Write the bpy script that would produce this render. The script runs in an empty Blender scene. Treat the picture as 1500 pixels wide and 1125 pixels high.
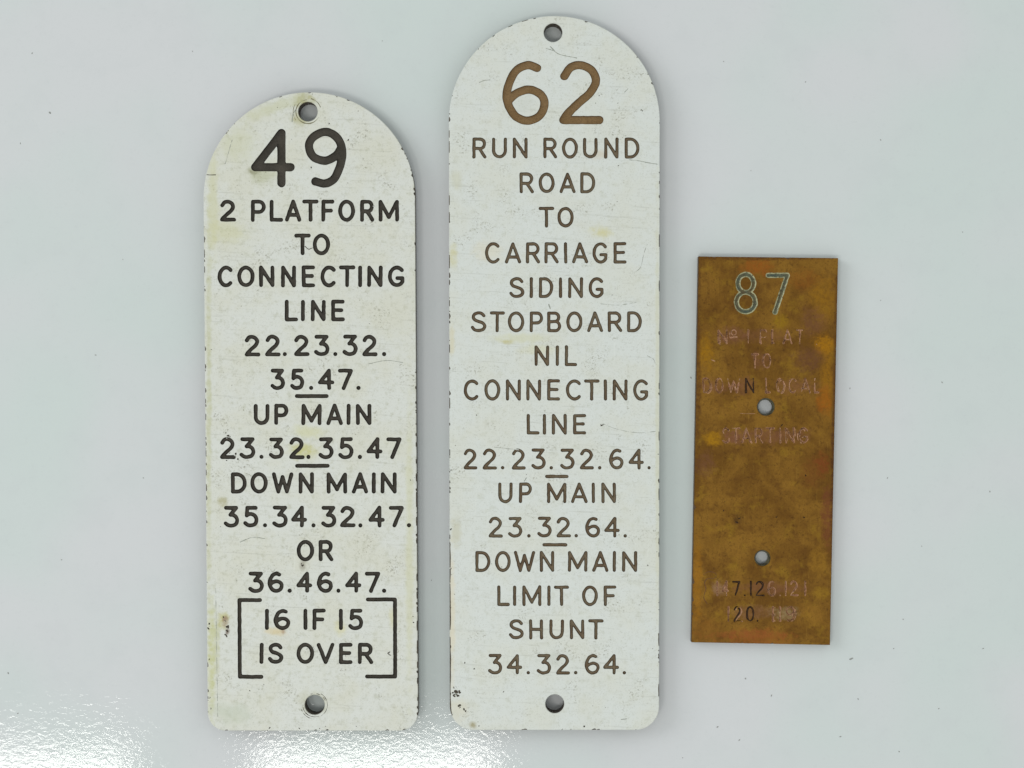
import bpy, math, random
import numpy as np
from mathutils import Vector
from mathutils.geometry import delaunay_2d_cdt

random.seed(7)
sc = bpy.context.scene
C = sc.collection
S = 0.00015            # metres per photograph pixel on the table
D = 2700.0             # camera height in the same unit
CX, CY = 750.0, 562.5

# ------------------------------------------------------------------ camera
cam = bpy.data.cameras.new('camera'); co = bpy.data.objects.new('camera', cam); C.objects.link(co)
cam.sensor_width = 36; cam.sensor_fit = 'HORIZONTAL'
cam.lens = 36 * D / 1500.0
cam.clip_start = 0.01; cam.clip_end = 20
co.location = (0, 0, D * S)
sc.camera = co

# ------------------------------------------------------------------ light
def lin(r, g, b):
    f = lambda c: (c / 255 / 12.92) if c / 255 <= 0.04045 else ((c / 255 + 0.055) / 1.055) ** 2.4
    return (f(r), f(g), f(b), 1)
w = bpy.data.worlds.new("World"); sc.world = w; w.use_nodes = True
bg = w.node_tree.nodes['Background']
bg.inputs[0].default_value = (0.93, 0.985, 0.97, 1); bg.inputs[1].default_value = 0.58

def area(name, loc, target, sx, sy, power, col):
    l = bpy.data.lights.new(name, 'AREA'); l.shape = 'RECTANGLE'; l.size = sx; l.size_y = sy
    l.energy = power; l.color = col
    o = bpy.data.objects.new(name, l); C.objects.link(o); o.location = loc
    o.rotation_euler = (Vector(target) - Vector(loc)).to_track_quat('-Z', 'Y').to_euler()
    return o
# two ceiling panels in front of the table: they mirror in the lacquer at the lower edge
H = 1.6; K = 1 + H / (D * S)
def mirror(px, py):
    return ((px - CX) * S * K, (CY - py) * S * K)
def panel(name, px0, px1, py0, py1, power):
    x0, y0 = mirror(px0, py0); x1, y1 = mirror(px1, py1)
    o = area(name, ((x0 + x1) / 2, (y0 + y1) / 2, H), ((x0 + x1) / 2, (y0 + y1) / 2, 0), abs(x1 - x0), abs(y1 - y0), power, (1, .98, .93))
    return o
panel('ceiling_panel_light', -260, 190, 1101, 1500, 3.2)
panel('ceiling_panel_light', 375, 725, 1097, 1500, 2.5)
# broad soft daylight from the left
area('soft_window_light', (-2.3, .9, 1.5), (0, 0, 0), 1.4, 1.4, 17, (.95, .98, 1))

vs = sc.view_settings
vs.view_transform = 'Standard'; vs.look = 'None'; vs.exposure = 0.2; vs.gamma = 1.0

# ------------------------------------------------------------------ node helpers
class NT:
    def __init__(s, name):
        s.m = bpy.data.materials.new(name); s.m.use_nodes = True
        s.t = s.m.node_tree; s.n = s.t.nodes; s.p = s.n['Principled BSDF']
        a = s.n.new('ShaderNodeAttribute'); a.attribute_name = 'px'; s.px = a.outputs['Vector']
    def l(s, a, b): s.t.links.new(a, b)
    def sock(s, i, v):
        if isinstance(v, bpy.types.NodeSocket): s.l(v, i)
        else: i.default_value = v
    def math(s, op, a, b=0.0, clamp=False):
        n = s.n.new('ShaderNodeMath'); n.operation = op; n.use_clamp = clamp
        s.sock(n.inputs[0], a); s.sock(n.inputs[1], b); return n.outputs[0]
    def map(s, v, a, b, c=0.0, d=1.0, smooth=True):
        n = s.n.new('ShaderNodeMapRange'); n.interpolation_type = 'SMOOTHSTEP' if smooth else 'LINEAR'
        s.sock(n.inputs['Value'], v)
        for k, x in zip(('From Min', 'From Max', 'To Min', 'To Max'), (a, b, c, d)): n.inputs[k].default_value = x
        return n.outputs[0]
    def coord(s, loc=(0, 0, 0), rot=0, scale=(1, 1, 1), vec=None):
        n = s.n.new('ShaderNodeMapping'); n.vector_type = 'TEXTURE'
        n.inputs['Location'].default_value = loc; n.inputs['Rotation'].default_value = (0, 0, rot); n.inputs['Scale'].default_value = scale
        s.l(vec or s.px, n.inputs['Vector']); return n.outputs[0]
    def noise(s, size, detail=3, rough=.55, vec=None, dist=0, stretch=(1, 1), rot=0, seed=0):
        n = s.n.new('ShaderNodeTexNoise'); n.inputs['Scale'].default_value = 1
        n.inputs['Detail'].default_value = detail; n.inputs['Roughness'].default_value = rough; n.inputs['Distortion'].default_value = dist
        s.l(s.coord((seed * 137.3, seed * 71.7, seed * 13), rot, (size * stretch[0], size * stretch[1], size), vec), n.inputs['Vector'])
        return n.outputs['Fac']
    def voro(s, size, rnd=1.0, seed=0, feature='F1', stretch=(1, 1), rot=0):
        n = s.n.new('ShaderNodeTexVoronoi'); n.inputs['Scale'].default_value = 1; n.feature = feature
        n.inputs['Randomness'].default_value = rnd
        s.l(s.coord((seed * 51.3, seed * 33.7, 0), rot, (size * stretch[0], size * stretch[1], 1e4)), n.inputs['Vector'])
        return n
    def mix(s, f, a, b):
        n = s.n.new('ShaderNodeMix'); n.data_type = 'RGBA'
        s.sock(n.inputs[0], f); s.sock(n.inputs[6], a); s.sock(n.inputs[7], b); return n.outputs[2]
    def blob(s, x, y, rx, ry, rot=0, soft=.5, wob=.5, nz=None, power=1.0):
        v = s.coord((x, y, 0), rot, (rx, ry, 1e5))
        n = s.n.new('ShaderNodeVectorMath'); n.operation = 'LENGTH'; s.l(v, n.inputs[0])
        d = n.outputs['Value']
        if nz is not None: d = s.math('ADD', d, s.math('MULTIPLY', s.math('SUBTRACT', nz, .5), wob * 2))
        return s.map(d, 1.0 - soft, 1.0 + soft * .2, power, 0.0)
    def bump(s, h, dist, strength=1.0, normal=None):
        n = s.n.new('ShaderNodeBump'); n.inputs['Strength'].default_value = strength; n.inputs['Distance'].default_value = dist
        s.l(h, n.inputs['Height'])
        if normal is not None: s.l(normal, n.inputs['Normal'])
        return n.outputs[0]

# ------------------------------------------------------------------ materials
def mat_table():
    k = NT('white_lacquer'); p = k.p
    big = k.noise(420, 2, .5)
    col = k.mix(k.map(big, .38, .62), lin(212, 213, 215), lin(206, 214, 212)); med = k.noise(46, 3, .6, seed=5); fine = k.noise(5, 2, .6, seed=6)
    col = k.mix(k.map(med, .45, .75, 0, .14), col, lin(196, 200, 202)); col = k.mix(k.map(fine, .55, .8, 0, .12), col, lin(186, 190, 190))
    k.l(col, p.inputs['Base Color'])
    p.inputs['Roughness'].default_value = .045; p.inputs['IOR'].default_value = 1.5
    h1 = k.noise(8, 2, .5, dist=.9, stretch=(1.25, .85)); h2 = k.noise(3.0, 1, .5, seed=3)
    h = k.math('ADD', h1, k.math('MULTIPLY', h2, .22))
    k.l(k.bump(h, .08 * S, 1.0), p.inputs['Normal'])
    return k.m

def mat_ivory(name, base, warm, stains, seed, patina):
    k = NT(name); p = k.p
    n1 = k.noise(60, 4, .6, seed=seed); n2 = k.noise(9, 4, .65, seed=seed + 1); n3 = k.noise(2.0, 2, .6, seed=seed + 2)
    nb = k.noise(14, 4, .65, seed=seed + 5)
    col = k.mix(k.map(n1, .35, .7), base, warm)
    col = k.mix(k.map(n2, .5, .72, 0, .42 * patina), col, lin(180, 180, 158))
    col = k.mix(k.map(n3, .54, .74, 0, .3), col, lin(150, 148, 130))
    # faint brushing from cleaning: long thin streaks, two directions
    s1 = k.noise(3.0, 3, .6, stretch=(22, 1), rot=.06, seed=seed + 7)
    s2 = k.noise(3.0, 3, .6, stretch=(1, 26), rot=.04, seed=seed + 8)
    col = k.mix(k.map(s1, .58, .74, 0, .24), col, lin(150, 150, 138))
    col = k.mix(k.map(s2, .6, .75, 0, .24), col, lin(232, 234, 226))
    # grime clusters made of small flecks
    cl = k.math('MULTIPLY', k.map(k.noise(34, 3, .6, seed=seed + 11), .54, .68), k.map(k.noise(3.2, 3, .7, seed=seed + 12), .52, .66))
    col = k.mix(k.math('MULTIPLY', cl, .65), col, lin(128, 124, 104))
    for (x, y, rx, ry, rot, c, a) in stains:
        b = k.blob(x, y, rx, ry, rot, .75, .75, nb, a)
        if a > .55: b = k.math('MULTIPLY', b, k.map(n2, .3, .6, .45, 1.0))
        col = k.mix(b, col, lin(*c))
    # pin-head specks
    v = k.voro(17, seed=seed); pick = k.math('GREATER_THAN', k.n_sep(v), .78)
    sp = k.math('MULTIPLY', k.map(v.outputs['Distance'], .03, .055, 1, 0), pick)
    col = k.mix(k.math('MULTIPLY', sp, .7), col, lin(84, 76, 60))
    k.l(col, p.inputs['Base Color'])
    k.l(k.map(n2, .3, .7, .42, .62), p.inputs['Roughness'])
    p.inputs['Specular IOR Level'].default_value = .35
    h = k.math('ADD', k.math('MULTIPLY', n3, .5), k.math('MULTIPLY', s1, .5))
    h = k.math('SUBTRACT', h, k.math('MULTIPLY', sp, .7))
    k.l(k.bump(h, .45 * S, .6), p.inputs['Normal'])
    return k.m
def _sep(self, v):
    n = self.n.new('ShaderNodeSeparateColor'); self.l(v.outputs['Color'], n.inputs[0]); return n.outputs[0]
NT.n_sep = _sep

def mat_core(name, a, b, rim, seed, speck=None, rough=.6, paint=None, fade=None):
    k = NT(name); p = k.p
    n1 = k.noise(26, 3, .6, seed=seed); n2 = k.noise(2.2, 3, .7, seed=seed + 1)
    col = k.mix(k.map(n1, .3, .7), a, b)
    col = k.mix(k.map(n2, .4, .75, 0, .45), col, rim)
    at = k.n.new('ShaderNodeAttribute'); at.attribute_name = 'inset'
    col = k.mix(k.map(at.outputs['Fac'], 0.0, 1.5, .9, 0), col, rim)     # rim tone along the groove wall; dark rims: packed dirt plus painted edge shade
    if speck: col = k.mix(k.map(k.noise(1.5, 2, .6, seed=seed + 4), .62, .72, 0, .5), col, speck)
    if paint: col = k.mix(k.map(k.math('ADD', at.outputs['Fac'], k.math('MULTIPLY', n2, 3.0)), 2.6, 3.6, 1, 0), col, paint)
    if fade:
        f1 = k.noise(7, 3, .7, seed=seed + 6); f2 = k.noise(3, 3, .7, seed=seed + 7)
        col = k.mix(k.map(f1, .48, .64, 0, .7), col, fade[0])
        col = k.mix(k.map(f2, .55, .64, 0, .8), col, fade[1])
    k.l(col, p.inputs['Base Color']); p.inputs['Roughness'].default_value = rough
    p.inputs['Specular IOR Level'].default_value = .3
    k.l(k.bump(n2, .6 * S, .7), p.inputs['Normal'])
    return k.m

def mat_plain(name, a, b, rough=.6, size=5):
    k = NT(name); n = k.noise(size, 4, .65)
    k.l(k.mix(k.map(n, .35, .65), a, b), k.p.inputs['Base Color']); k.p.inputs['Roughness'].default_value = rough
    k.l(k.bump(n, .8 * S, .7), k.p.inputs['Normal'])
    return k.m

def mat_brass():
    k = NT('tarnished_brass'); p = k.p
    n1 = k.noise(70, 5, .62, dist=.5, seed=1); n2 = k.noise(22, 5, .65, seed=2); n3 = k.noise(4.5, 4, .7, seed=3); n4 = k.noise(1.6, 2, .6, seed=4)
    col = k.mix(k.map(n1, .35, .65), lin(106, 72, 24), lin(136, 98, 36))
    col = k.mix(k.map(n2, .48, .72, 0, .62), col, lin(96, 62, 26))
    st = k.noise(2.6, 4, .65, stretch=(1, 16), rot=.02, seed=31); fs = k.noise(2.2, 3, .7, seed=33)
    col = k.mix(k.map(st, .56, .74, 0, .35), col, lin(152, 116, 48)); col = k.mix(k.map(fs, .5, .7, 0, .4), col, lin(90, 58, 24))
    col = k.mix(k.map(k.noise(30, 5, .7, seed=6), .52, .7, 0, .5), col, lin(148, 114, 34))
    col = k.mix(k.map(n3, .5, .75, 0, .75), col, lin(80, 52, 20))
    nb = k.math('ADD', k.math('MULTIPLY', k.noise(24, 5, .7, seed=9), .6), k.math('MULTIPLY', k.noise(6, 4, .7, seed=10), .4)); nf = k.map(k.noise(5, 4, .75, seed=11), .35, .6, .55, 1.3)
    for (x, y, rx, ry, rot, c, a) in BRASS_STAINS:
        col = k.mix(k.math('MULTIPLY', k.blob(x, y, rx, ry, rot, .65, 1.5, nb, a), nf), col, lin(*c))
    col = k.mix(k.map(n4, .6, .75, 0, .3), col, lin(70, 50, 26))
    v = k.voro(15, seed=4); pick = k.math('GREATER_THAN', k.n_sep(v), .7)
    sp = k.math('MULTIPLY', k.map(v.outputs['Distance'], .03, .07, 1, 0), pick)
    col = k.mix(k.math('MULTIPLY', sp, .6), col, lin(58, 42, 26))
    k.l(col, p.inputs['Base Color'])
    p.inputs['Metallic'].default_value = .3; p.inputs['Specular IOR Level'].default_value = .1
    k.l(k.map(n2, .3, .7, .38, .6), p.inputs['Roughness'])
    h = k.math('ADD', k.math('MULTIPLY', n3, .6), k.math('MULTIPLY', n4, .35))
    k.l(k.bump(h, .7 * S, .6), p.inputs['Normal'])
    return k.m

PK = (122, 80, 56)
BRASS_STAINS = [
 (1110, 392, 24, 16, 0, (146, 82, 26), .6), (1180, 410, 30, 18, 0, (140, 84, 28), .35), (1205, 440, 22, 40, 0, (152, 108, 26), .5),
 (1145, 470, 16, 14, 0, (146, 112, 24), .6), (1192, 470, 22, 26, 0, (112, 74, 50), .5),
 (1032, 515, 16, 30, 0, (150, 106, 22), .75), (1207, 505, 20, 18, .6, (158, 108, 20), .85), (1212, 560, 13, 60, 0, (150, 104, 24), .6),
 (1185, 525, 26, 22, 0, (104, 68, 46), .55), (1045, 642, 18, 14, 0, (156, 112, 22), .8), (1207, 590, 14, 26, 0, (152, 88, 24), .6),
 (1203, 680, 14, 24, 0, (124, 62, 28), .6), (1212, 760, 10, 60, 0, (112, 62, 40), .55), (1190, 690, 22, 26, 0, (118, 70, 30), .4),
 (1033, 680, 18, 24, 0, (112, 74, 50), .5), (1022, 850, 8, 70, 0, (152, 104, 28), .6), (1036, 925, 24, 24, 0, (138, 92, 34), .4),
 (1110, 935, 60, 16, 0, (148, 84, 36), .45), (1200, 820, 18, 26, 0, (148, 108, 36), .5), (1080, 762, 8, 12, .4, (72, 48, 22), .5),
 (1205, 870, 16, 12, 0, (150, 114, 34), .5), (1190, 900, 22, 18, 0, (148, 106, 40), .4), (1095, 930, 70, 8, 0, (140, 78, 40), .4),
 (1070, 492, 26, 15, 0, PK, .45), (1112, 492, 60, 13, 0, PK, .3), (1116, 528, 18, 14, 0, PK, .45), (1048, 565, 22, 13, 0, PK, .45), (1090, 565, 24, 14, 0, PK, .5),
 (1165, 565, 40, 13, 0, PK, .45), (1075, 638, 22, 14, 0, PK, .7), (1130, 638, 56, 13, 0, PK, .5), (1052, 862, 12, 13, 0, (150, 116, 90), .45),
 (1125, 862, 56, 11, 0, PK, .5), (1100, 898, 40, 12, 0, (134, 96, 66), .45), (1150, 898, 22, 12, 0, (150, 128, 92), .5),
 (1022, 470, 6, 300, 0, (84, 52, 26), .5), (1222, 640, 5, 260, .02, (74, 44, 26), .6), (1120, 378, 110, 4, 0, (86, 52, 26), .6)]
YEL = (196, 190, 130); OLV = (138, 132, 78)
S49 = [(446, 148, 17, 13, 0, (168, 164, 112), .8), (440, 175, 16, 14, 0, (176, 172, 126), .7), (400, 158, 60, 12, -.35, (196, 196, 156), .45),
 (385, 255, 26, 18, 0, (176, 178, 140), .5), (372, 250, 12, 8, 0, (124, 122, 86), .6), (335, 340, 34, 20, 0, (204, 202, 158), .45),
 (446, 660, 28, 14, 0, (194, 190, 110), .75), (450, 632, 30, 12, 0, (206, 204, 150), .5), (326, 735, 9, 9, 0, (168, 162, 116), .7),
 (327, 908, 11, 16, .2, (190, 184, 118), .8), (330, 910, 6, 9, 0, (150, 124, 106), .9), (333, 926, 4, 7, .3, (110, 90, 74), .9), (310, 960, 7, 110, 0, (196, 196, 140), .75), (318, 945, 5, 60, 0, (190, 190, 150), .6),
 (306, 600, 5, 360, 0, (190, 190, 150), .6), (312, 300, 10, 90, 0, (204, 202, 160), .55), (600, 800, 7, 260, 0, (206, 204, 168), .5), (404, 925, 18, 8, 0, (214, 190, 130), .55),
 (415, 925, 4, 5, 0, (150, 104, 60), .5), (498, 920, 12, 14, 0, (214, 206, 150), .5), (340, 1045, 40, 18, .2, (190, 196, 176), .5),
 (575, 905, 8, 20, 0, (206, 200, 150), .5), (460, 1028, 25, 23, 0, (186, 184, 156), .55), (443, 828, 6, 8, 0, (112, 104, 80), .5), (350, 210, 30, 34, .6, (200, 200, 160), .35)]
S62 = [(880, 341, 18, 11, .1, (206, 200, 152), .85), (742, 500, 12, 5, 0, (190, 182, 120), .75), (765, 495, 52, 9, 0, (208, 206, 170), .55), (785, 512, 30, 9, 0, (212, 210, 178), .5),
 (664, 375, 8, 24, 0, (204, 196, 140), .6), (662, 500, 6, 30, 0, (212, 200, 160), .5), (715, 370, 28, 20, 0, (222, 210, 178), .35), (668, 262, 12, 20, 0, (196, 192, 160), .4),
 (668, 780, 10, 26, 0, (190, 184, 150), .45), (662, 900, 6, 120, 0, (222, 208, 178), .5), (693, 1062, 7, 6, .4, (146, 132, 76), .7), (672, 1042, 16, 22, .5, (214, 208, 188), .5),
 (963, 600, 4, 380, 0, (206, 204, 176), .5), (766, 152, 20, 20, 0, (196, 198, 188), .3), (812, 965, 16, 14, 0, (186, 188, 176), .4), (878, 225, 14, 10, 0, (196, 168, 120), .3)]

M = dict(
 table=mat_table(),
 ivory=mat_ivory('aged_ivory_laminate', lin(216, 217, 211), lin(213, 212, 199), S49, 1, 1.0),
 white=mat_ivory('white_laminate', lin(215, 218, 214), lin(214, 215, 206), S62, 21, .6),
 brass=mat_brass(),
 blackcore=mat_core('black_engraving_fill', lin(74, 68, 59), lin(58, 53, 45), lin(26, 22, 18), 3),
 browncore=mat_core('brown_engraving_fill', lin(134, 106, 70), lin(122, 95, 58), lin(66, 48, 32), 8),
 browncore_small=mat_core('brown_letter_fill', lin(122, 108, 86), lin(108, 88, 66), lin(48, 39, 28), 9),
 side=mat_plain('dark_laminate_core', lin(56, 48, 38), lin(96, 86, 70)),
 bside=mat_plain('brass_edge', lin(96, 66, 32), lin(60, 42, 24)),
 holewall=mat_plain('drilled_wall', lin(58, 48, 38), lin(98, 84, 70)),
 bhole=mat_plain('drilled_brass_wall', lin(38, 34, 20), lin(96, 92, 64), .4, 7),
 pit=mat_plain('dirt_filled_pit', lin(40, 34, 28), lin(96, 88, 74), .8, 2),
 grime=mat_plain('ring_grime', lin(140, 134, 100), lin(100, 94, 66), .8, 3),
 scratch=mat_plain('scratch_dirt', lin(176, 178, 168), lin(140, 144, 136), .7, 3),
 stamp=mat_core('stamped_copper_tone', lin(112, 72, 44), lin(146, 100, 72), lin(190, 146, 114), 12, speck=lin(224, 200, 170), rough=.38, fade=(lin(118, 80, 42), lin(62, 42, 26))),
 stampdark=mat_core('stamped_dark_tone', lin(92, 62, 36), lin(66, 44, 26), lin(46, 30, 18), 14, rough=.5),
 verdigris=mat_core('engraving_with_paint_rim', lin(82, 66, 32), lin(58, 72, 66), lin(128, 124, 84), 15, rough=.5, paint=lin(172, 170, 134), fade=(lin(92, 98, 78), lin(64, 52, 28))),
 curl=mat_plain('rust_curl', lin(112, 66, 26), lin(84, 54, 24), .6, 4),
 dust=mat_plain('dust', lin(140, 142, 138), lin(160, 160, 156), .9, 2),
)

# ------------------------------------------------------------------ stroke font
def arc(cx, cy, rx, ry, a0, a1, n=18):
    return [(cx + rx * math.cos(math.radians(a0 + (a1 - a0) * i / n)), cy + ry * math.sin(math.radians(a0 + (a1 - a0) * i / n))) for i in range(n + 1)]
def spl(pts, n=6):
    P = [np.array(p, float) for p in pts]; P = [2 * P[0] - P[1]] + P + [2 * P[-1] - P[-2]]; out = []
    for i in range(1, len(P) - 2):
        for k in range(n):
            t = k / n; a, b, c, d = P[i - 1:i + 3]
            out.append(tuple(.5 * (2 * b + (c - a) * t + (2 * a - 5 * b + 4 * c - d) * t * t + (3 * b - 3 * c + d - a) * t ** 3)))
    out.append(tuple(P[-2])); return out
G = {
 'A': [[(0, 0), (.5, 1), (1, 0)], [(.15, .27), (.85, .27)]],
 'B': [[(0, 0), (0, 1), (.55, 1)] + arc(.55, .76, .37, .24, 90, -90) + [(0, .52)], [(.55, .52)] + arc(.6, .26, .4, .26, 90, -90) + [(0, 0)]],
 'C': [arc(.58, .5, .58, .5, 46, 314, 26)],
 'D': [[(0, 0), (0, 1), (.38, 1)] + arc(.38, .5, .62, .5, 90, -90) + [(0, 0)]],
 'E': [[(1, 1), (0, 1), (0, 0), (1, 0)], [(0, .52), (.86, .52)]],
 'F': [[(1, 1), (0, 1), (0, 0)], [(0, .5), (.84, .5)]],
 'G': [arc(.56, .5, .56, .5, 44, 312, 26) + [(1, .2), (1, .4), (.58, .4)]],
 'H': [[(0, 0), (0, 1)], [(1, 0), (1, 1)], [(0, .5), (1, .5)]],
 'I': [[(.5, 0), (.5, 1)]], '1': [[(.5, 0), (.5, 1)]],
 'L': [[(0, 1), (0, 0), (1, 0)]],
 'M': [[(0, 0), (0, 1), (.5, .14), (1, 1), (1, 0)]],
 'N': [[(0, 0), (0, 1), (1, 0), (1, 1)]],
 'O': [arc(.5, .5, .5, .5, 0, 360, 36)], '0': [arc(.5, .5, .5, .5, 0, 360, 36)],
 'P': [[(0, 0), (0, 1), (.58, 1)] + arc(.58, .72, .42, .28, 90, -90) + [(0, .44)]],
 'R': [[(0, 0), (0, 1), (.55, 1)] + arc(.55, .735, .4, .265, 90, -90) + [(0, .47)], [(.5, .47), (1, 0)]],
 'S': [spl([(.93, .84), (.75, .97), (.47, 1), (.16, .92), (.06, .75), (.2, .6), (.5, .52), (.84, .42), (1, .25), (.85, .07), (.5, 0), (.2, .04), (0, .18)])],
 'T': [[(0, 1), (1, 1)], [(.5, 1), (.5, 0)]],
 'U': [[(0, 1), (0, .36)] + arc(.5, .36, .5, .36, 180, 360) + [(1, 1)]],
 'V': [[(0, 1), (.5, 0), (1, 1)]],
 'W': [[(0, 1), (.26, 0), (.5, .84), (.74, 0), (1, 1)]],
 '2': [spl([(.02, .8), (.2, .96), (.47, 1), (.77, .91), (.9, .72), (.74, .5), (.4, .3), (.1, .1), (0, 0)]) + [(1, 0)]],
 '3': [[(.04, 1), (.93, 1)] + spl([(.42, .6), (.62, .6), (.88, .5), (1, .3), (.86, .08), (.5, 0), (.22, .03), (0, .13)])],
 '4': [[(.74, 0), (.74, 1), (0, .32), (1, .32)]],
 '5': [[(.94, 1), (.2, 1)] + spl([(.14, .56), (.32, .63), (.55, .65), (.86, .55), (1, .33), (.86, .08), (.5, 0), (.22, .02), (0, .13)])],
 '6': [spl([(.8, .95), (.54, 1), (.23, .89), (.03, .61), (0, .37), (.2, .1), (.54, 0), (.87, .09), (1, .3), (.9, .47), (.6, .56), (.28, .5), (.03, .36)])],
 '7': [[(0, 1), (1, 1), (.34, 0)]],
 '8': [arc(.5, .76, .42, .24, 0, 360, 26), arc(.5, .26, .5, .26, 0, 360, 26)],
 '9': [spl([(.19, .04), (.49, 0), (.78, .12), (.97, .46), (.96, .73), (.78, .92), (.47, 1), (.13, .9), (0, .72), (.13, .52), (.47, .44), (.78, .53), (.95, .68)])],
 '.': [[(.5, .5)]],
}
def wave(rng):
    c = [(rng.uniform(.15, .9), rng.uniform(0, 6.28), rng.uniform(0, 6.28)) for _ in range(7)]
    def f(X, Y):
        s = 0
        for k, a, ph in c: s = s + np.sin(k * (X * math.cos(a) + Y * math.sin(a)) + ph)
        return s / 4
    return f
def sdf(X, Y, strokes, hw):
    d = np.full(X.shape, 1e9)
    for st in strokes:
        if len(st) == 1: d = np.minimum(d, np.hypot(X - st[0][0], Y - st[0][1])); continue
        for (ax, ay), (bx, by) in zip(st[:-1], st[1:]):
            vx, vy = bx - ax, by - ay; q = vx * vx + vy * vy
            if q < 1e-9: continue
            t = np.clip(((X - ax) * vx + (Y - ay) * vy) / q, 0, 1)
            d = np.minimum(d, np.hypot(X - ax - t * vx, Y - ay - t * vy))
    return hw - d                       # > 0 inside the groove

def groove(strokes, hw, cell, depth, wall, rng, wob=.22, erode=0.0):
    """returns pts [(px,py,z,inset)], tris, boundary edges"""
    xs = [p[0] for s in strokes for p in s]; ys = [p[1] for s in strokes for p in s]
    ox, oy = rng.uniform(0, cell), rng.uniform(0, cell)
    x0, x1, y0, y1 = min(xs) - hw - 2 * cell - 1.2 - ox, max(xs) + hw + 2 * cell + 1.2, min(ys) - hw - 2 * cell - 1.2 - oy, max(ys) + hw + 2 * cell + 1.2
    nx, ny = int((x1 - x0) / cell) + 2, int((y1 - y0) / cell) + 2
    X, Y = np.meshgrid(x0 + cell * np.arange(nx), y0 + cell * np.arange(ny))
    V = sdf(X, Y, strokes, hw) + wob * wave(rng)(X, Y)
    if erode: V = V - erode * np.clip(wave(rng)(X * .45, Y * .45) + .25, 0, 2) * hw * 2
    V = np.where(np.abs(V) < .03, np.where(V < 0, -.03, .03), V)
    Vl = V.tolist(); pts = []; tris = []; bed = []; key = {}
    def vert(i, j):
        k = (i, j)
        if k not in key:
            v = Vl[j][i]; t = min(1, v / wall); t = t * t * (3 - 2 * t) * .5 + t * .5
            key[k] = len(pts); pts.append((x0 + i * cell, y0 + j * cell, -depth * t, v))
        return key[k]
    def cut(a, b):
        k = (a, b) if a < b else (b, a)
        if k not in key:
            (i, j), (m, n) = k; va, vb = Vl[j][i], Vl[n][m]; t = va / (va - vb)
            key[k] = len(pts); pts.append((x0 + cell * (i + (m - i) * t), y0 + cell * (j + (n - j) * t), 0.0, 0.0))
        return key[k]
    ins = (V > 0); anyc = ins[:-1, :-1] | ins[1:, :-1] | ins[:-1, 1:] | ins[1:, 1:]
    for j, i in zip(*np.nonzero(anyc)):
        i = int(i); j = int(j)
        for tri in (((i, j), (i + 1, j), (i + 1, j + 1)), ((i, j), (i + 1, j + 1), (i, j + 1))):
            inn = [Vl[q[1]][q[0]] > 0 for q in tri]; s = sum(inn)
            if s == 0: continue
            if s == 3: tris.append([vert(*q) for q in tri]); continue
            if s == 1:
                a = inn.index(True); A, B, Cc = tri[a], tri[(a + 1) % 3], tri[(a + 2) % 3]
                p, q = cut(A, B), cut(A, Cc); tris.append([vert(*A), p, q]); bed.append((p, q))
            else:
                a = inn.index(False); A, B, Cc = tri[a], tri[(a + 1) % 3], tri[(a + 2) % 3]
                p, q = cut(A, B), cut(A, Cc); vb, vc = vert(*B), vert(*Cc)
                tris.append([p, vb, vc]); tris.append([p, vc, q]); bed.append((p, q))
    return pts, tris, bed

# ------------------------------------------------------------------ mesh building
def link(name, verts, faces, mats, px, parent=None, loc=(0, 0, 0), midx=None, inset=None, smooth=False):
    me = bpy.data.meshes.new(name); me.from_pydata(verts, [], faces)
    for m in mats: me.materials.append(m)
    a = me.attributes.new('px', 'FLOAT_VECTOR', 'POINT'); a.data.foreach_set('vector', np.array(px, dtype=np.float32).ravel())
    if inset is not None:
        b = me.attributes.new('inset', 'FLOAT', 'POINT'); b.data.foreach_set('value', np.array(inset, dtype=np.float32))
    if midx is not None: me.polygons.foreach_set('material_index', midx)
    me.polygons.foreach_set('use_smooth', [smooth] * len(me.polygons))
    me.update()
    o = bpy.data.objects.new(name, me); C.objects.link(o); o.location = loc
    if parent: o.parent = parent
    return o

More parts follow.
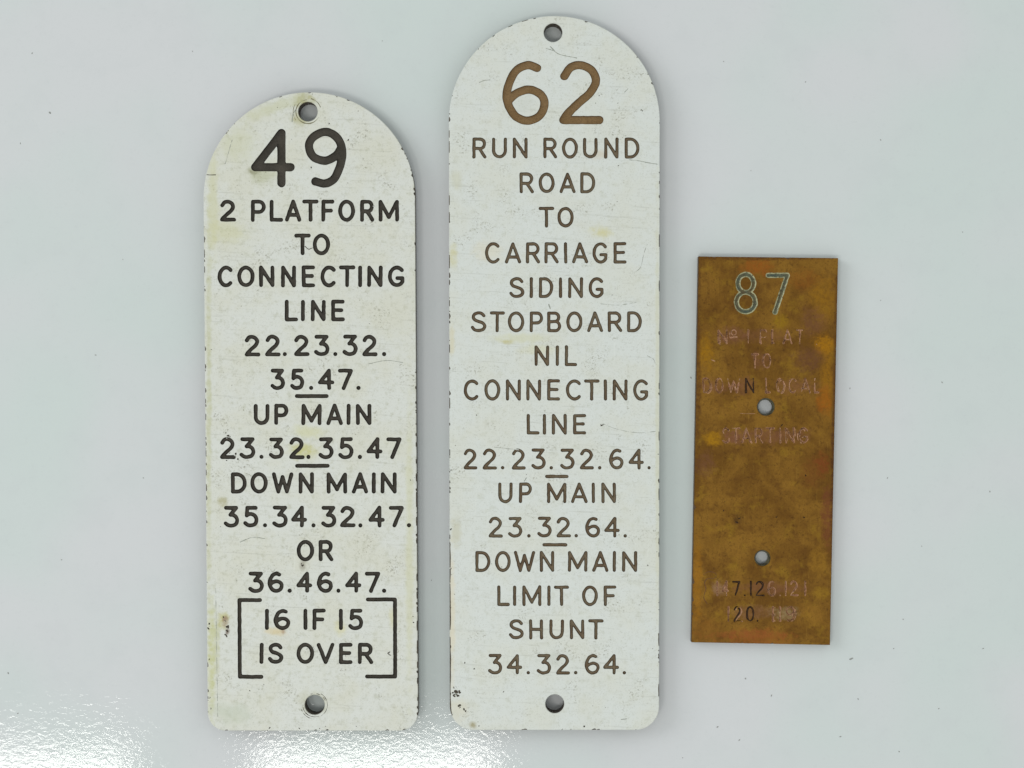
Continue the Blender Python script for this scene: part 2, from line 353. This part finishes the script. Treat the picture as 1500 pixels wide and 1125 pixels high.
class Plate:
    """A flat plate standing on the table; layout in photograph pixels of its top face."""
    def __init__(s, name, label, cat, outline, holes, thick, body_mat, side_mat, hole_mat, centre, nick, rng, chamfer=0.0, wear=()):
        s.wear = wear
        s.ch = chamfer
        s.t = thick; s.f = S * (1 - thick / D); s.c = centre; s.rng = rng
        s.root = bpy.data.objects.new(name, None); C.objects.link(s.root); s.root.empty_display_size = .01
        s.root.location = ((centre[0] - CX) * s.f, (CY - centre[1]) * s.f, 0)
        s.root['label'] = label; s.root['category'] = cat; s.root['group'] = 'railway lever plates laid out side by side'
        s.outline = outline; s.holes = holes; s.bm, s.sm, s.hm = body_mat, side_mat, hole_mat; s.nick = nick
        s.cv = []; s.ce = []
    def w(s, x, y, z): return ((x - s.c[0]) * s.f, (s.c[1] - y) * s.f, z * S)
    def engrave(s, name, strokes, hw, cell, depth, wall, mat, label=None, **kw):
        pts, tris, bed = groove(strokes, hw, cell, depth, wall, s.rng, **kw)
        if not tris: return
        base = len(s.cv); m = {}
        for a, b in bed:
            for q in (a, b):
                if q not in m: m[q] = len(s.cv); s.cv.append((pts[q][0], pts[q][1]))
            s.ce.append((m[a], m[b]))
        cx = sum(p[0] for p in pts) / len(pts); cy = sum(p[1] for p in pts) / len(pts)
        vs_ = [((p[0] - cx) * s.f, (cy - p[1]) * s.f, p[2] * S) for p in pts]
        o = link(name, vs_, [t[::-1] for t in tris], [mat], [(p[0], p[1], 0) for p in pts], s.root, s.w(cx, cy, s.t), inset=[p[3] for p in pts], smooth=True)
        if label: o['label'] = label
        return o
    def glyph(s, ch, x0, x1, y0, y1, stroke, cell, depth, mat, **kw):
        hw = stroke / 2
        name = 'full_stop' if ch == '.' else ('engraved_digit' if ch.isdigit() else 'engraved_letter')
        j = lambda: s.rng.uniform(-.25, .25)
        tr = kw.pop('trim', .33)
        if ch == '.': st = [[((x0 + x1) / 2, (y0 + y1) / 2)]]; hw *= 1.06
        elif ch in 'I1': st = [[((x0 + x1) / 2 + j(), y1 - hw), ((x0 + x1) / 2 + j(), y0 + hw)]]
        else:
            a, b, c, d = x0 + hw + j(), x1 - hw + j(), y1 - hw + j(), y0 + hw + j()
            sh = s.rng.uniform(-.012, .012)
            st = [[(a + (b - a) * u + sh * (c - d) * (v - .5), c + (d - c) * v) for u, v in q] for q in G[ch]]
        return s.engrave(name, st, hw - tr, cell, depth, min(kw.pop('wall', 1.1), hw * .8), mat, **kw)
    def finish(s):
        rng = s.rng; T = s.t
        # outline resampled finely, with nicks along the upper edge
        ol = s.outline; P = []
        for (ax, ay), (bx, by) in zip(ol, ol[1:] + ol[:1]):
            L = math.hypot(bx - ax, by - ay); n = max(1, int(L / 1.3))
            P += [(ax + (bx - ax) * i / n, ay + (by - ay) * i / n) for i in range(n)]
        n = len(P); nk = np.zeros(n)
        for q in range(int(n / 1300 * s.nick * 85)):
            i = rng.randrange(n); wd = rng.uniform(.6, 2.6); am = rng.uniform(.25, 1.0) ** 2 * 1.9
            for k in range(-6, 7): nk[(i + k) % n] = max(nk[(i + k) % n], am * math.exp(-(k / wd) ** 2))
        w_ = wave(rng)
        for i in range(n):
            x, y = P[i]; q = float(w_(np.array(x * .35), np.array(y * .35)))
            for (xa, xb, ya, yb, base, amp) in s.wear:
                if xa < x < xb and ya < y < yb: nk[i] = max(nk[i], base + amp * q)
        def nor(i):
            a, b = P[(i - 3) % n], P[(i + 3) % n]; dx, dy = b[0] - a[0], b[1] - a[1]; L = math.hypot(dx, dy); return (-dy / L, dx / L)
        N = [nor(i) for i in range(n)]
        area2 = sum(P[i][0] * P[(i + 1) % n][1] - P[(i + 1) % n][0] * P[i][1] for i in range(n))
        sg = 1 if area2 > 0 else -1          # image coordinates, y down
        ins = [(P[i][0] + N[i][0] * sg * (.7 + nk[i]), P[i][1] + N[i][1] * sg * (.7 + nk[i])) for i in range(n)]
        rings = []
        for (hx, hy, hr) in s.holes:
            m = 48; w1 = wave(rng)
            rings.append([(hx, hy, hr, [math.tau * k / m for k in range(m)])])
        cv = list(s.cv); ce = list(s.ce)
        b0 = len(cv); cv += ins; ce += [(b0 + i, b0 + (i + 1) % n) for i in range(n)]
        hidx = []
        for r in rings:
            hx, hy, hr, an = r[0]; m = len(an); st = len(cv); jit = [rng.uniform(-.35, .35) for _ in an]
            cv += [(hx + (hr + .7 + jit[k]) * math.cos(a), hy + (hr + .7 + jit[k]) * math.sin(a)) for k, a in enumerate(an)]
            ce += [(st + k, st + (k + 1) % m) for k in range(m)]; hidx.append((st, m, hx, hy, hr, an))
        res = delaunay_2d_cdt([Vector((x, y)) for x, y in cv], ce, [], 0, 1e-5, True)
        RV, RE, RF, ov, oe = res[0], res[1], res[2], res[3], res[4]
        con = {tuple(sorted(e)) for e, q in zip(RE, oe) if q}
        adj = {}
        for fi, f in enumerate(RF):
            for k in range(len(f)): adj.setdefault(tuple(sorted((f[k], f[(k + 1) % len(f)]))), []).append(fi)
        par = [-1] * len(RF); stack = []
        for e, fs in adj.items():
            if len(fs) == 1 and par[fs[0]] < 0:
                par[fs[0]] = 1 if e in con else 0; stack.append(fs[0])
        while stack:
            fi = stack.pop(); f = RF[fi]
            for k in range(len(f)):
                e = tuple(sorted((f[k], f[(k + 1) % len(f)])))
                for g in adj[e]:
                    if par[g] < 0: par[g] = par[fi] ^ (1 if e in con else 0); stack.append(g)
        px = [(v.x, v.y, 0) for v in RV]; verts = [s.w(v.x, v.y, T) for v in RV]
        faces = []; mi = []
        for f, q in zip(RF, par):
            if q == 1:
                a, b, c = (RV[k] for k in f[:3])
                cr = (b.x - a.x) * (c.y - a.y) - (b.y - a.y) * (c.x - a.x)
                if abs(cr) < 1e-9: continue
                faces.append(f if cr < 0 else f[::-1]); mi.append(0)
        # map input vertex -> output vertex for the rims
        back = {}
        for o_, lst in enumerate(ov):
            for q in lst: back[q] = o_
        def ring(pts, z):
            st = len(verts)
            for (x, y) in pts: verts.append(s.w(x, y, z)); px.append((x, y, z - T))
            return [st + i for i in range(len(pts))]
        def strip(A, B, mats_, flip):
            m = len(A)
            for i in range(m):
                q = [A[i], A[(i + 1) % m], B[(i + 1) % m], B[i]]
                faces.append(q[::-1] if flip else q); mi.append(mats_(i))
        top = [back[b0 + i] for i in range(n)]
        r1 = ring([(P[i][0] + N[i][0] * sg * nk[i] * .35, P[i][1] + N[i][1] * sg * nk[i] * .35) for i in range(n)], T - 1.1)
        r2 = ring(P, T - 3.5); r3 = ring(P, .8); r4 = ring([(P[i][0] + N[i][0] * sg * .8, P[i][1] + N[i][1] * sg * .8) for i in range(n)], 0)
        flip = sg > 0
        strip(top, r1, lambda i: 1 if nk[i] > .55 else 0, flip); strip(r1, r2, lambda i: 1, flip); strip(r2, r3, lambda i: 1, flip); strip(r3, r4, lambda i: 1, flip)
        hb = []
        for st, m, hx, hy, hr, an in hidx:
            tp = [back[st + k] for k in range(m)]
            q = lambda r: [(hx + r * math.cos(a), hy + r * math.sin(a)) for a in an]
            a1 = ring(q(hr), T - .9); a2 = ring(q(hr - .3 - s.ch), T * .55); a3 = ring(q(hr - s.ch), 0)
            for A, B, mt in ((tp, a1, 0), (a1, a2, 2), (a2, a3, 2)): strip(A, B, lambda i, mt=mt: mt, False)
            hb.append(a3)
        # underside
        cv2 = [(px[i][0], px[i][1]) for i in r4]; ce2 = [(i, (i + 1) % n) for i in range(n)]; ids = list(r4)
        for a3 in hb:
            st = len(cv2); m = len(a3); cv2 += [(px[i][0], px[i][1]) for i in a3]; ce2 += [(st + k, st + (k + 1) % m) for k in range(m)]; ids += a3
        R = delaunay_2d_cdt([Vector(p) for p in cv2], ce2, [], 0, 1e-5, True)
        o2 = [ids[l[0]] for l in R[3]]
        def inside(x, y):
            for (hx, hy, hr) in s.holes:
                if math.hypot(x - hx, y - hy) < hr - s.ch - .1: return False
            c = False
            for k in range(0, n, 1):
                x1, y1 = cv2[k]; x2, y2 = cv2[(k + 1) % n]
                if (y1 > y) != (y2 > y) and x < (x2 - x1) * (y - y1) / (y2 - y1) + x1: c = not c
            return c
        for f in R[2]:
            g = sum((R[0][k].x for k in f)) / 3, sum((R[0][k].y for k in f)) / 3
            if not inside(*g): continue
            a, b, c = (R[0][k] for k in f[:3]); cr = (b.x - a.x) * (c.y - a.y) - (b.y - a.y) * (c.x - a.x)
            g = [o2[k] for k in f]; faces.append(g if cr > 0 else g[::-1]); mi.append(1)
        return link('plate_body', verts, faces, [s.bm, s.sm, s.hm], px, s.root, midx=mi)

def lines(pl, data, scale, ox, oy, stroke, cell, depth, mat, **kw):
    for y0, y1, text in data:
        for tok in text.split():
            ch, a, b = tok.split(':'); a = float(a) / scale + ox; b = float(b) / scale + ox
            Y0, Y1 = y0 / scale + oy, y1 / scale + oy
            if ch == '.': Y0 = Y1 - stroke * 1.08
            mt = mat(ch, a) if callable(mat) else mat
            pl.glyph(ch, a, b, Y0, Y1, stroke, cell, depth, mt, **kw)
def bar(pl, x0, x1, y, stroke, depth, mat):
    pl.engrave('underline_bar', [[(x0 + stroke / 2, y), (x1 - stroke / 2, y)]], stroke / 2, 1.3, depth, 1.7, mat)
def rect_arch(cx, cy, R, tilt_l, tilt_r, bottom, rc):
    # arch-topped outline, clockwise on the page
    P = [(cx + R * math.cos(a), cy + R * math.sin(a)) for a in [math.pi + math.pi * i / 90 for i in range(91)]]
    br = (cx + R + tilt_r, bottom); bl = (cx - R + tilt_l, bottom)
    P += [(br[0] - rc + rc * math.cos(a), br[1] - rc + rc * math.sin(a)) for a in [math.pi / 2 * i / 14 for i in range(15)]]
    P += [(bl[0] + rc - rc * math.sin(a), bl[1] - rc + rc * math.cos(a)) for a in [math.pi / 2 * i / 14 for i in range(15)]]
    return P

# ------------------------------------------------------------------ table
def table():
    X0, X1, Y0, Y1 = -2200, 3700, -1700, 2800
    f = lambda x, y, z: ((x - CX) * S, (CY - y) * S, z * S)
    n = 12; V = []; px = []; F = []
    for j in range(n + 1):
        for i in range(n + 1):
            x = X0 + (X1 - X0) * i / n; y = Y0 + (Y1 - Y0) * j / n; V.append(f(x, y, 0)); px.append((x, y, 0))
    for j in range(n):
        for i in range(n): a = j * (n + 1) + i; F.append((a, a + n + 1, a + n + 2, a + 1))
    b = len(V)
    for (x, y) in ((X0, Y0), (X1, Y0), (X1, Y1), (X0, Y1)): V.append(f(x, y, -120)); px.append((x, y, -120))
    edge = [j for j in range(n + 1)]
    F.append(tuple(edge) + (b + 1, b)); F.append(tuple(k * (n + 1) + n for k in range(n + 1)) + (b + 2, b + 1))
    F.append(tuple(n * (n + 1) + n - k for k in range(n + 1)) + (b + 3, b + 2)); F.append(tuple((n - k) * (n + 1) for k in range(n + 1)) + (b, b + 3))
    F.append((b, b + 1, b + 2, b + 3))
    o = link('table_surface', V, F, [M['table']], px); o['kind'] = 'structure'
table()

# ------------------------------------------------------------------ plate 49
p = Plate('lever_plate', 'cream arch-topped plate, black engraved 49, stained edges, left of the 62 plate', 'lever plate',
          rect_arch(453, 290, 155, 6, 4.5, 1070.5, 27), [(451, 163.5, 14.3), (461, 1032.5, 14.6)], 27, M['ivory'], M['side'], M['holewall'], (457, 600), 1.0, random.Random(49), wear=[(280, 320, 330, 1060, .15, .6), (300, 420, 130, 260, .1, .65), (604, 620, 560, 1060, .4, .5), (320, 600, 1066, 1075, 0, .6)])
BK = M['blackcore']
c1 = (3.514, 280, 120); c2 = (3.514, 280, 430); c3 = (3.309, 280, 740)
lines(p, [(240, 545, '4:308:535'), (235, 546, '9:584:802')], *c1, 12.9, 1.6, 3.6, BK)
ST = 6.45; DP = 3.0; CE = 1.0
lines(p, [(605, 721, '2:148:234 P:307:384 L:402:475 A:482:569 T:571:657 F:670:739 O:756:846 R:869:944 M:964:1071'), (780, 893, 'T:530:617 O:624:717'),
          (944, 1058, 'C:135:215 O:237:328 N:349:431 N:461:541 E:567:640 C:664:746 T:759:846 I:858:881 N:905:986 G:1012:1098')], *c1, ST, CE, DP, BK)
lines(p, [(31, 144, 'L:481:552 I:564:587 N:614:693 E:720:792'), (211, 324, '2:274:357 2:380:462 .:470:494 2:528:611 3:632:713 .:730:754 3:779:859 2:880:962 .:981:1005'),
          (386, 498, '3:406:484 5:507:584 .:606:630 4:652:737 7:754:834 .:849:873'), (566, 678, 'U:321:404 P:427:501 M:567:673 A:695:783 I:799:822 N:846:929'),
          (739, 853, '2:147:231 3:249:331 .:351:374 3:399:479 2:504:586 .:592:616 3:654:735 5:757:836 .:857:881 4:902:986 7:1003:1085'),
          (919, 1031, 'D:204:287 O:304:396 W:414:528 N:552:634 M:696:804 A:826:913 I:928:951 N:975:1059')], *c2, ST, CE, DP, BK)
lines(p, [(2, 109, '3:157:234 5:251:328 .:346:370 3:392:470 4:484:563 .:581:605 3:629:705 2:721:799 .:808:832 4:859:939 7:956:1031 .:1044:1068'),
          (167, 273, 'O:510:597 R:616:691'), (321, 426, '3:276:353 6:370:449 .:466:489 4:509:587 6:608:689 .:702:726 4:746:827 7:842:918 .:924:948'),
          (501, 606, '1:357:379 6:399:481 I:542:565 F:587:653 1:715:738 5:759:835'), (666, 771, 'I:330:353 S:371:449 O:510:598 V:608:696 E:715:783 R:807:884')], *c3, ST, CE, DP, BK)
X = lambda v: v / 3.514 + 280
bar(p, X(533), X(708), 430 + 528 / 3.514, 5.9, DP, BK); bar(p, X(535), X(713), 430 + 887 / 3.514, 5.9, DP, BK)
B = lambda x, y: (x / 3.309 + 280, y / 3.309 + 740)
p.engrave('engraved_bracket', [[B(334, 460), B(234, 460), B(236, 832), B(341, 832)]], 2.9, 1.3, DP, 1.7, BK)
p.engrave('engraved_bracket', [[B(856, 457), B(988, 457), B(989, 831), B(852, 831)]], 2.9, 1.3, DP, 1.7, BK)
def pits(p, L, mat):
    for x, y, r in L:
        u = lambda: p.rng.uniform(-1.3, 1.3) * r
        q = [(x + u() * .5, y + u() * .5) for _ in range(2)] + [(x + u(), y + u()), (x + u(), y + u())]
        p.engrave('chip', [q[:2], [q[0], q[2]], [q[1], q[3]]], r * .55, max(.3, r * .22), 1.0, r * .6, mat, wob=.4 * r)
pits(p, [(327.5, 633.2, .8), (330.6, 634.3, 1.0), (333.6, 638.8, 1.3), (336.6, 640, .9), (332.5, 641.5, .6), (337.4, 663.0, 1.1), (345, 664.5, 1.7), (347.7, 672.5, 1.0), (331.8, 674.8, .8), (343, 667.5, .8),
         (332.5, 924, 2.0), (331, 931, 1.6), (334, 918, 1.6), (330, 909, 1.3), (327, 903.5, 1.1), (304.8 + 2, 914, 1.2), (305.5, 921, 1.1), (509.7, 204.8, 1.0), (455.9, 245.8, .9), (427.4, 204, .6), (547, 302, .7),
         (389.5, 252, .7), (306.5, 966, .8), (308, 1022, .9), (309, 1038, 1.1), (386.5, 1003, .9), (309.6, 512.3, .7), (541.5, 474.5, .7), (340, 564, .7), (482.5, 181, .8), (302, 255, .6), (366, 1012, .6),
         (477, 1064, .7), (522, 1064, .8), (395, 1066.5, .9), (438, 1066.3, .8), (468, 1067, .6), (607, 700, .8), (601.5, 703.5, .8), (606, 912, .8), (605, 903, .7), (570, 958, .8), (443, 829, 1.2), (441, 826, .9)], M['pit'])
def scr(p, pts, hw=.45, mat=None):
    p.engrave('scratch', [spl(pts, 4)], hw, .5, .5, .4, mat or M['scratch'], wob=.2)
scr(p, [(303, 256), (308, 256.3), (316, 256.2)], .6, M['pit'])
scr(p, [(428, 178), (429, 168), (433, 161)], .6); scr(p, [(540, 533), (566, 528), (590, 531)]); scr(p, [(352, 794), (370, 787), (388, 789)])
scr(p, [(316, 862), (317.5, 960), (319, 1050)], .3); scr(p, [(447, 361), (452, 365), (458, 363)], .5, M['pit']); scr(p, [(571, 955), (568, 957), (572, 960)], .6, M['pit']); scr(p, [(340, 205), (330, 240)], .4)
for (rr, a0, a1, hw) in ((17.6, 150, 290, .35), (18.6, 300, 420, .3), (20.6, 200, 262, .3), (16.6, 20, 110, .3)):
    p.engrave('drill_mark', [arc(461, 1032.5, rr, rr, -a0, -a1, 20)], hw, .5, .5, .4, M['pit'], wob=.25, erode=.3)
for (rr, a0, a1, hw) in ((17.5, 95, 330, .6), (19.5, 20, 75, .5), (21.5, 150, 215, .45)):
    p.engrave('drill_mark', [arc(451, 163.5, rr, rr, -a0, -a1, 24)], hw, .5, .5, .4, M['grime'], wob=.3, erode=.35)
p.finish()

# ------------------------------------------------------------------ plate 62
p = Plate('lever_plate', 'tallest white arch-topped plate, brown engraved 62, between cream plate and brass plate', 'lever plate',
          rect_arch(812, 178, 154.7, 1.5, -1, 1069.5, 35), [(810.2, 47.8, 13.6), (812.7, 1031, 13.8)], 27, M['white'], M['side'], M['holewall'], (812, 545), .75, random.Random(62), wear=[(650, 662, 800, 1050, 1.0, .5), (650, 662, 130, 500, .45, .4), (650, 662, 500, 800, .3, .5), (700, 800, 15, 60, .1, .6), (962, 972, 200, 1040, .2, .6)])
BR = M['browncore']; BS = M['browncore_small']
c4 = (3.514, 640, 10); c5 = (3.514, 640, 320); c6 = (4.166, 640, 630); c7 = (4.286, 640, 860)
lines(p, [(278, 608, '6:337:577'), (278, 606, '2:628:860')], *c4, 12.9, 1.6, 3.2, BR)
ST = 5.4; CE = .95; DP = 2.3
lines(p, [(672, 782, 'R:182:258 U:283:361 N:389:468 R:546:621 O:642:728 U:751:829 N:860:937 D:964:1044'), (851, 961, 'R:424:500 O:522:608 A:630:716 D:737:816'), (1028, 1137, 'T:522:606 O:619:706')], *c4, ST, CE, DP, BS)
lines(p, [(121, 233, 'C:246:325 A:348:434 R:457:532 R:552:628 I:652:673 A:694:779 G:799:879 E:907:976'), (301, 411, 'S:370:451 I:475:496 D:524:601 I:626:646 N:674:753 G:779:859'),
          (477, 587, 'S:174:256 T:270:351 O:364:451 P:477:548 B:567:641 O:664:750 A:771:856 R:877:954 D:977:1056'), (652, 761, 'N:502:580 I:609:630 L:657:723'),
          (827, 939, 'C:136:216 O:242:328 N:354:433 N:459:538 E:566:634 C:662:743 T:756:839 I:857:878 N:904:983 G:1010:1089'), (1005, 1114, 'L:461:529 I:544:564 N:591:669 E:699:769')], *c5, ST, CE, DP, BS)
lines(p, [(112, 242, '2:160:249 2:279:368 .:390:413 2:456:544 3:575:664 .:687:710 3:751:842 2:871:959 .:983:1004 6:1049:1141 4:1167:1264 .:1283:1306'), (319, 447, 'U:372:464 P:499:581 M:671:791 A:817:921 I:944:966 N:1001:1093'),
          (528, 657, '2:314:404 3:433:523 .:550:573 3:611:701 2:729:819 .:839:861 6:904:998 4:1019:1116 .:1137:1160'), (736, 867, 'D:234:328 O:352:453 W:469:601 N:626:718 M:799:921 A:947:1048 I:1072:1095 N:1129:1223'),
          (947, 1075, 'L:367:448 I:462:485 M:519:639 I:672:694 T:714:808 O:884:984 F:1017:1098')], *c6, ST, CE, DP, BS)
lines(p, [(201, 330, 'S:449:546 H:576:669 U:704:798 N:832:926 T:948:1048'), (419, 550, '3:321:411 4:435:536 .:562:585 3:626:718 2:747:838 .:860:883 6:927:1023 4:1042:1146 .:1165:1188')], *c7, ST, CE, DP, BS)
X = lambda v: v / 4.166 + 640
bar(p, X(660), X(804), 630 + 283 / 4.166, 5.0, DP, BS); bar(p, X(643), X(796), 630 + 700 / 4.166, 5.0, DP, BS)
pits(p, [(669, 1013, 2.6), (674, 1014, 2.2), (665, 1018.5, 1.9), (671, 1019, 1.7), (663.6, 1014.5, 1.2), (665, 1007.5, 1.3), (668, 1006, .8), (672.5, 1033, 1.7), (674, 1036, 1.0), (679, 1039, 1.7), (682, 1041.5, .9),
         (881, 623, 1.2), (883.5, 622, .8), (938.8, 161.4, 1.3), (941, 162, .7), (878, 140, .7), (856, 1064.5, .9), (681, 971, .9), (738, 1013, .9), (695, 980, .8), (669, 664, .8), (661, 689, .8), (949, 828, .8), (659.5 + 1, 775, 1),
         (660.3, 832, 1.1), (661.5, 842, .8), (964, 665, .6), (963, 782, .8), (962.5, 808, .8), (905, 151, .7), (905.5, 243, .7), (868, 1034, .7), (699, 341, .6), (698, 608, .6), (896.5, 432, .8), (701, 1064, 1.0)], M['pit'])
scr(p, [(922, 234), (938, 236), (950, 238.5), (963, 240.5)], .5, M['scratch']); scr(p, [(800, 71), (812, 74), (806, 68), (818, 79), (845, 85)], .5); scr(p, [(702, 121), (709, 118), (718, 117)], .5)
scr(p, [(948, 358), (943, 372), (938, 392), (926, 401)], .28); scr(p, [(884, 621), (905, 629), (935, 634), (960, 632)], .3); scr(p, [(948, 521), (957, 526), (960, 533)], .28); scr(p, [(804, 446), (806, 452)], .9)
scr(p, [(880, 445), (905, 447), (932, 443)], .27); scr(p, [(724, 655), (760, 659)], .35); scr(p, [(771, 700), (768, 705)], .7); scr(p, [(915, 135), (920, 130)], .5); scr(p, [(910, 1054), (918, 1053)], .6)
p.finish()

# ------------------------------------------------------------------ brass plate 87
OUT = [(1023.5, 375.5), (1227.9, 378), (1216, 945), (1013, 941)]
p = Plate('lever_plate', 'small rectangular tarnished brass lever plate with number 87 and worn stamped lettering, at the right', 'lever plate',
          OUT, [(1122, 596, 12.8), (1117, 817.5, 11.6)], 17, M['brass'], M['bside'], M['bhole'], (1120, 660), .35, random.Random(87), 2.2)
c8 = (3.752, 1000, 360); c9 = (3.628, 1000, 650)
lines(p, [(143, 376, '8:282:413'), (149, 378, '7:457:589')], *c8, 7.4, 1.0, 1.9, M['verdigris'], wall=2.6, wob=.35, trim=0)
mt = lambda ch, x: M['stampdark'] if 1090.6 < x < 1092 else M['stamp']
KW = dict(wall=1.3, wob=.5, erode=.34, trim=.05)
lines(p, [(458, 541, 'N:192:248 1:348:372 P:422:470 L:487:531 A:548:604 T:622:664'), (590, 677, 'T:376:420 O:436:488'),
          (725, 812, 'D:108:158 O:176:226 W:240:318 N:342:394 L:452:484 O:511:561 C:580:626 A:646:704 L:720:752'),
          (998, 1086, 'S:214:260 T:268:316 A:322:378 R:394:442 T:456:506 I:524:546 N:560:616 G:636:690')], *c8, 3.1, .7, 2.2, mt, **KW)
lines(p, [(458, 496, 'O:264:298'), (536, 546, '.:728:744')], *c8, 2.2, .6, 1.2, mt, wob=.3)
p.engrave('engraved_dash', [[(1070.5, 494.5), (1079, 493.5)]], 1.2, .6, 1.0, 1, M['stamp'])
lines(p, [(727, 811, '1:172:196 4:204:246 7:262:308 .:321:340 1:352:372 2:386:436 6:450:496 .:510:526 1:536:558 2:568:614 1:640:662'),
          (862, 947, '1:232:254 2:268:312 0:336:382 .:388:408 1:470:490 1:506:528 9:546:598')], *c9, 3.1, .7, 2.2, lambda ch, x: M['stampdark'] if (1070 < x < 1108 and (ch in '7.2' or x > 1096 or 1091 < x < 1095)) else M['stamp'], wall=1.3, wob=.4, erode=.2, trim=.05)
# doubled strikes
lines(p, [(735, 815, 'D:114:162 O:522:566 A:640:700'), (470, 545, 'N:202:262'), (1004, 1088, 'N:572:624 G:628:676 A:330:384')], *c8, 1.8, .6, 1.0, M['stamp'], wob=.5, erode=.9)
lines(p, [(866, 947, '1:480:500 9:556:606 2:278:320')], *c9, 1.8, .6, 1.0, M['stamp'], wob=.5, erode=.8)
scr(p, [(1084, 605.5), (1094, 606), (1106, 606)], .3, M['stamp']); scr(p, [(1030, 842), (1036, 838), (1044, 838), (1050, 842), (1046, 847), (1036, 848), (1032, 854), (1034, 862), (1031, 875), (1036, 885)], .45, M['curl'])
scr(p, [(1042, 527), (1047, 529)], .6, M['stamp'])
pits(p, [(1078, 423, .6), (1138, 757, 1.0), (1060, 748, .9), (1080, 765, 1.4), (1083, 759, 1.1), (1178, 758, .8), (1180, 697, 1.1), (1050, 770, .8), (1145, 623, 1.0), (1062, 735, .6)], M['stampdark'])
p.finish()

# ------------------------------------------------------------------ specks of dust lying on the table
def dust():
    rng = random.Random(3)
    L = [(73, 165, 2.2), (47, 78, 1.2), (282, 75, 1), (30, 210, 1.0), (1323, 907, 1.6), (1247, 965, 2.4), (1309, 950, 1.2), (1092, 994, 2.2), (1130, 1019, 1.4), (1257, 1024, 1.8), (1375, 1038, 1.3), (1051, 1065, 2.0),
         (1083, 1084, 1.4), (1231, 1079, 1.6), (1317, 1101, 1.5), (1012, 553, 1.8), (1245, 569, 1.5), (12, 986, 1.8), (26, 1045, 1.2), (1100, 250, 1.2), (1180, 120, 1.2), (1290, 205, 1.4), (1410, 340, 1.2), (1380, 560, 1.4), (1450, 720, 1.3),
         (1300, 700, 1.1), (140, 520, 1.3), (210, 700, 1.1), (90, 820, 1.2), (560, 60, 1.2), (180, 380, 1.0), (1350, 800, 1.2), (1060, 90, 1.2), (632, 850, 1.0), (1000, 1110, 1.3), (1440, 950, 1.2), (1290, 440, 1.0)]
    V = []; F = []; px = []
    for x, y, r in L:
        r *= .62; n = 7; b = len(V); a0 = rng.uniform(0, 3); el = rng.uniform(1, 2.6)
        for lay, z in ((1.0, .02), (.7, r * .45)):
            for k in range(n):
                a = math.tau * k / n; q = r * rng.uniform(.7, 1.1) * lay; u, v = q * math.cos(a) * el, q * math.sin(a)
                X_, Y_ = x + u * math.cos(a0) - v * math.sin(a0), y + u * math.sin(a0) + v * math.cos(a0)
                V.append(((X_ - CX) * S, (CY - Y_) * S, z * S)); px.append((X_, Y_, z))
        for k in range(n): F.append((b + k, b + n + k, b + n + (k + 1) % n, b + (k + 1) % n))
        F.append(tuple(b + n + k for k in range(n))[::-1])
    o = link('dust', V, F, [M['dust']], px); o['kind'] = 'stuff'; o['label'] = 'tiny grey dust specks scattered on the white surface around the plates'; o['category'] = 'dust'
dust()
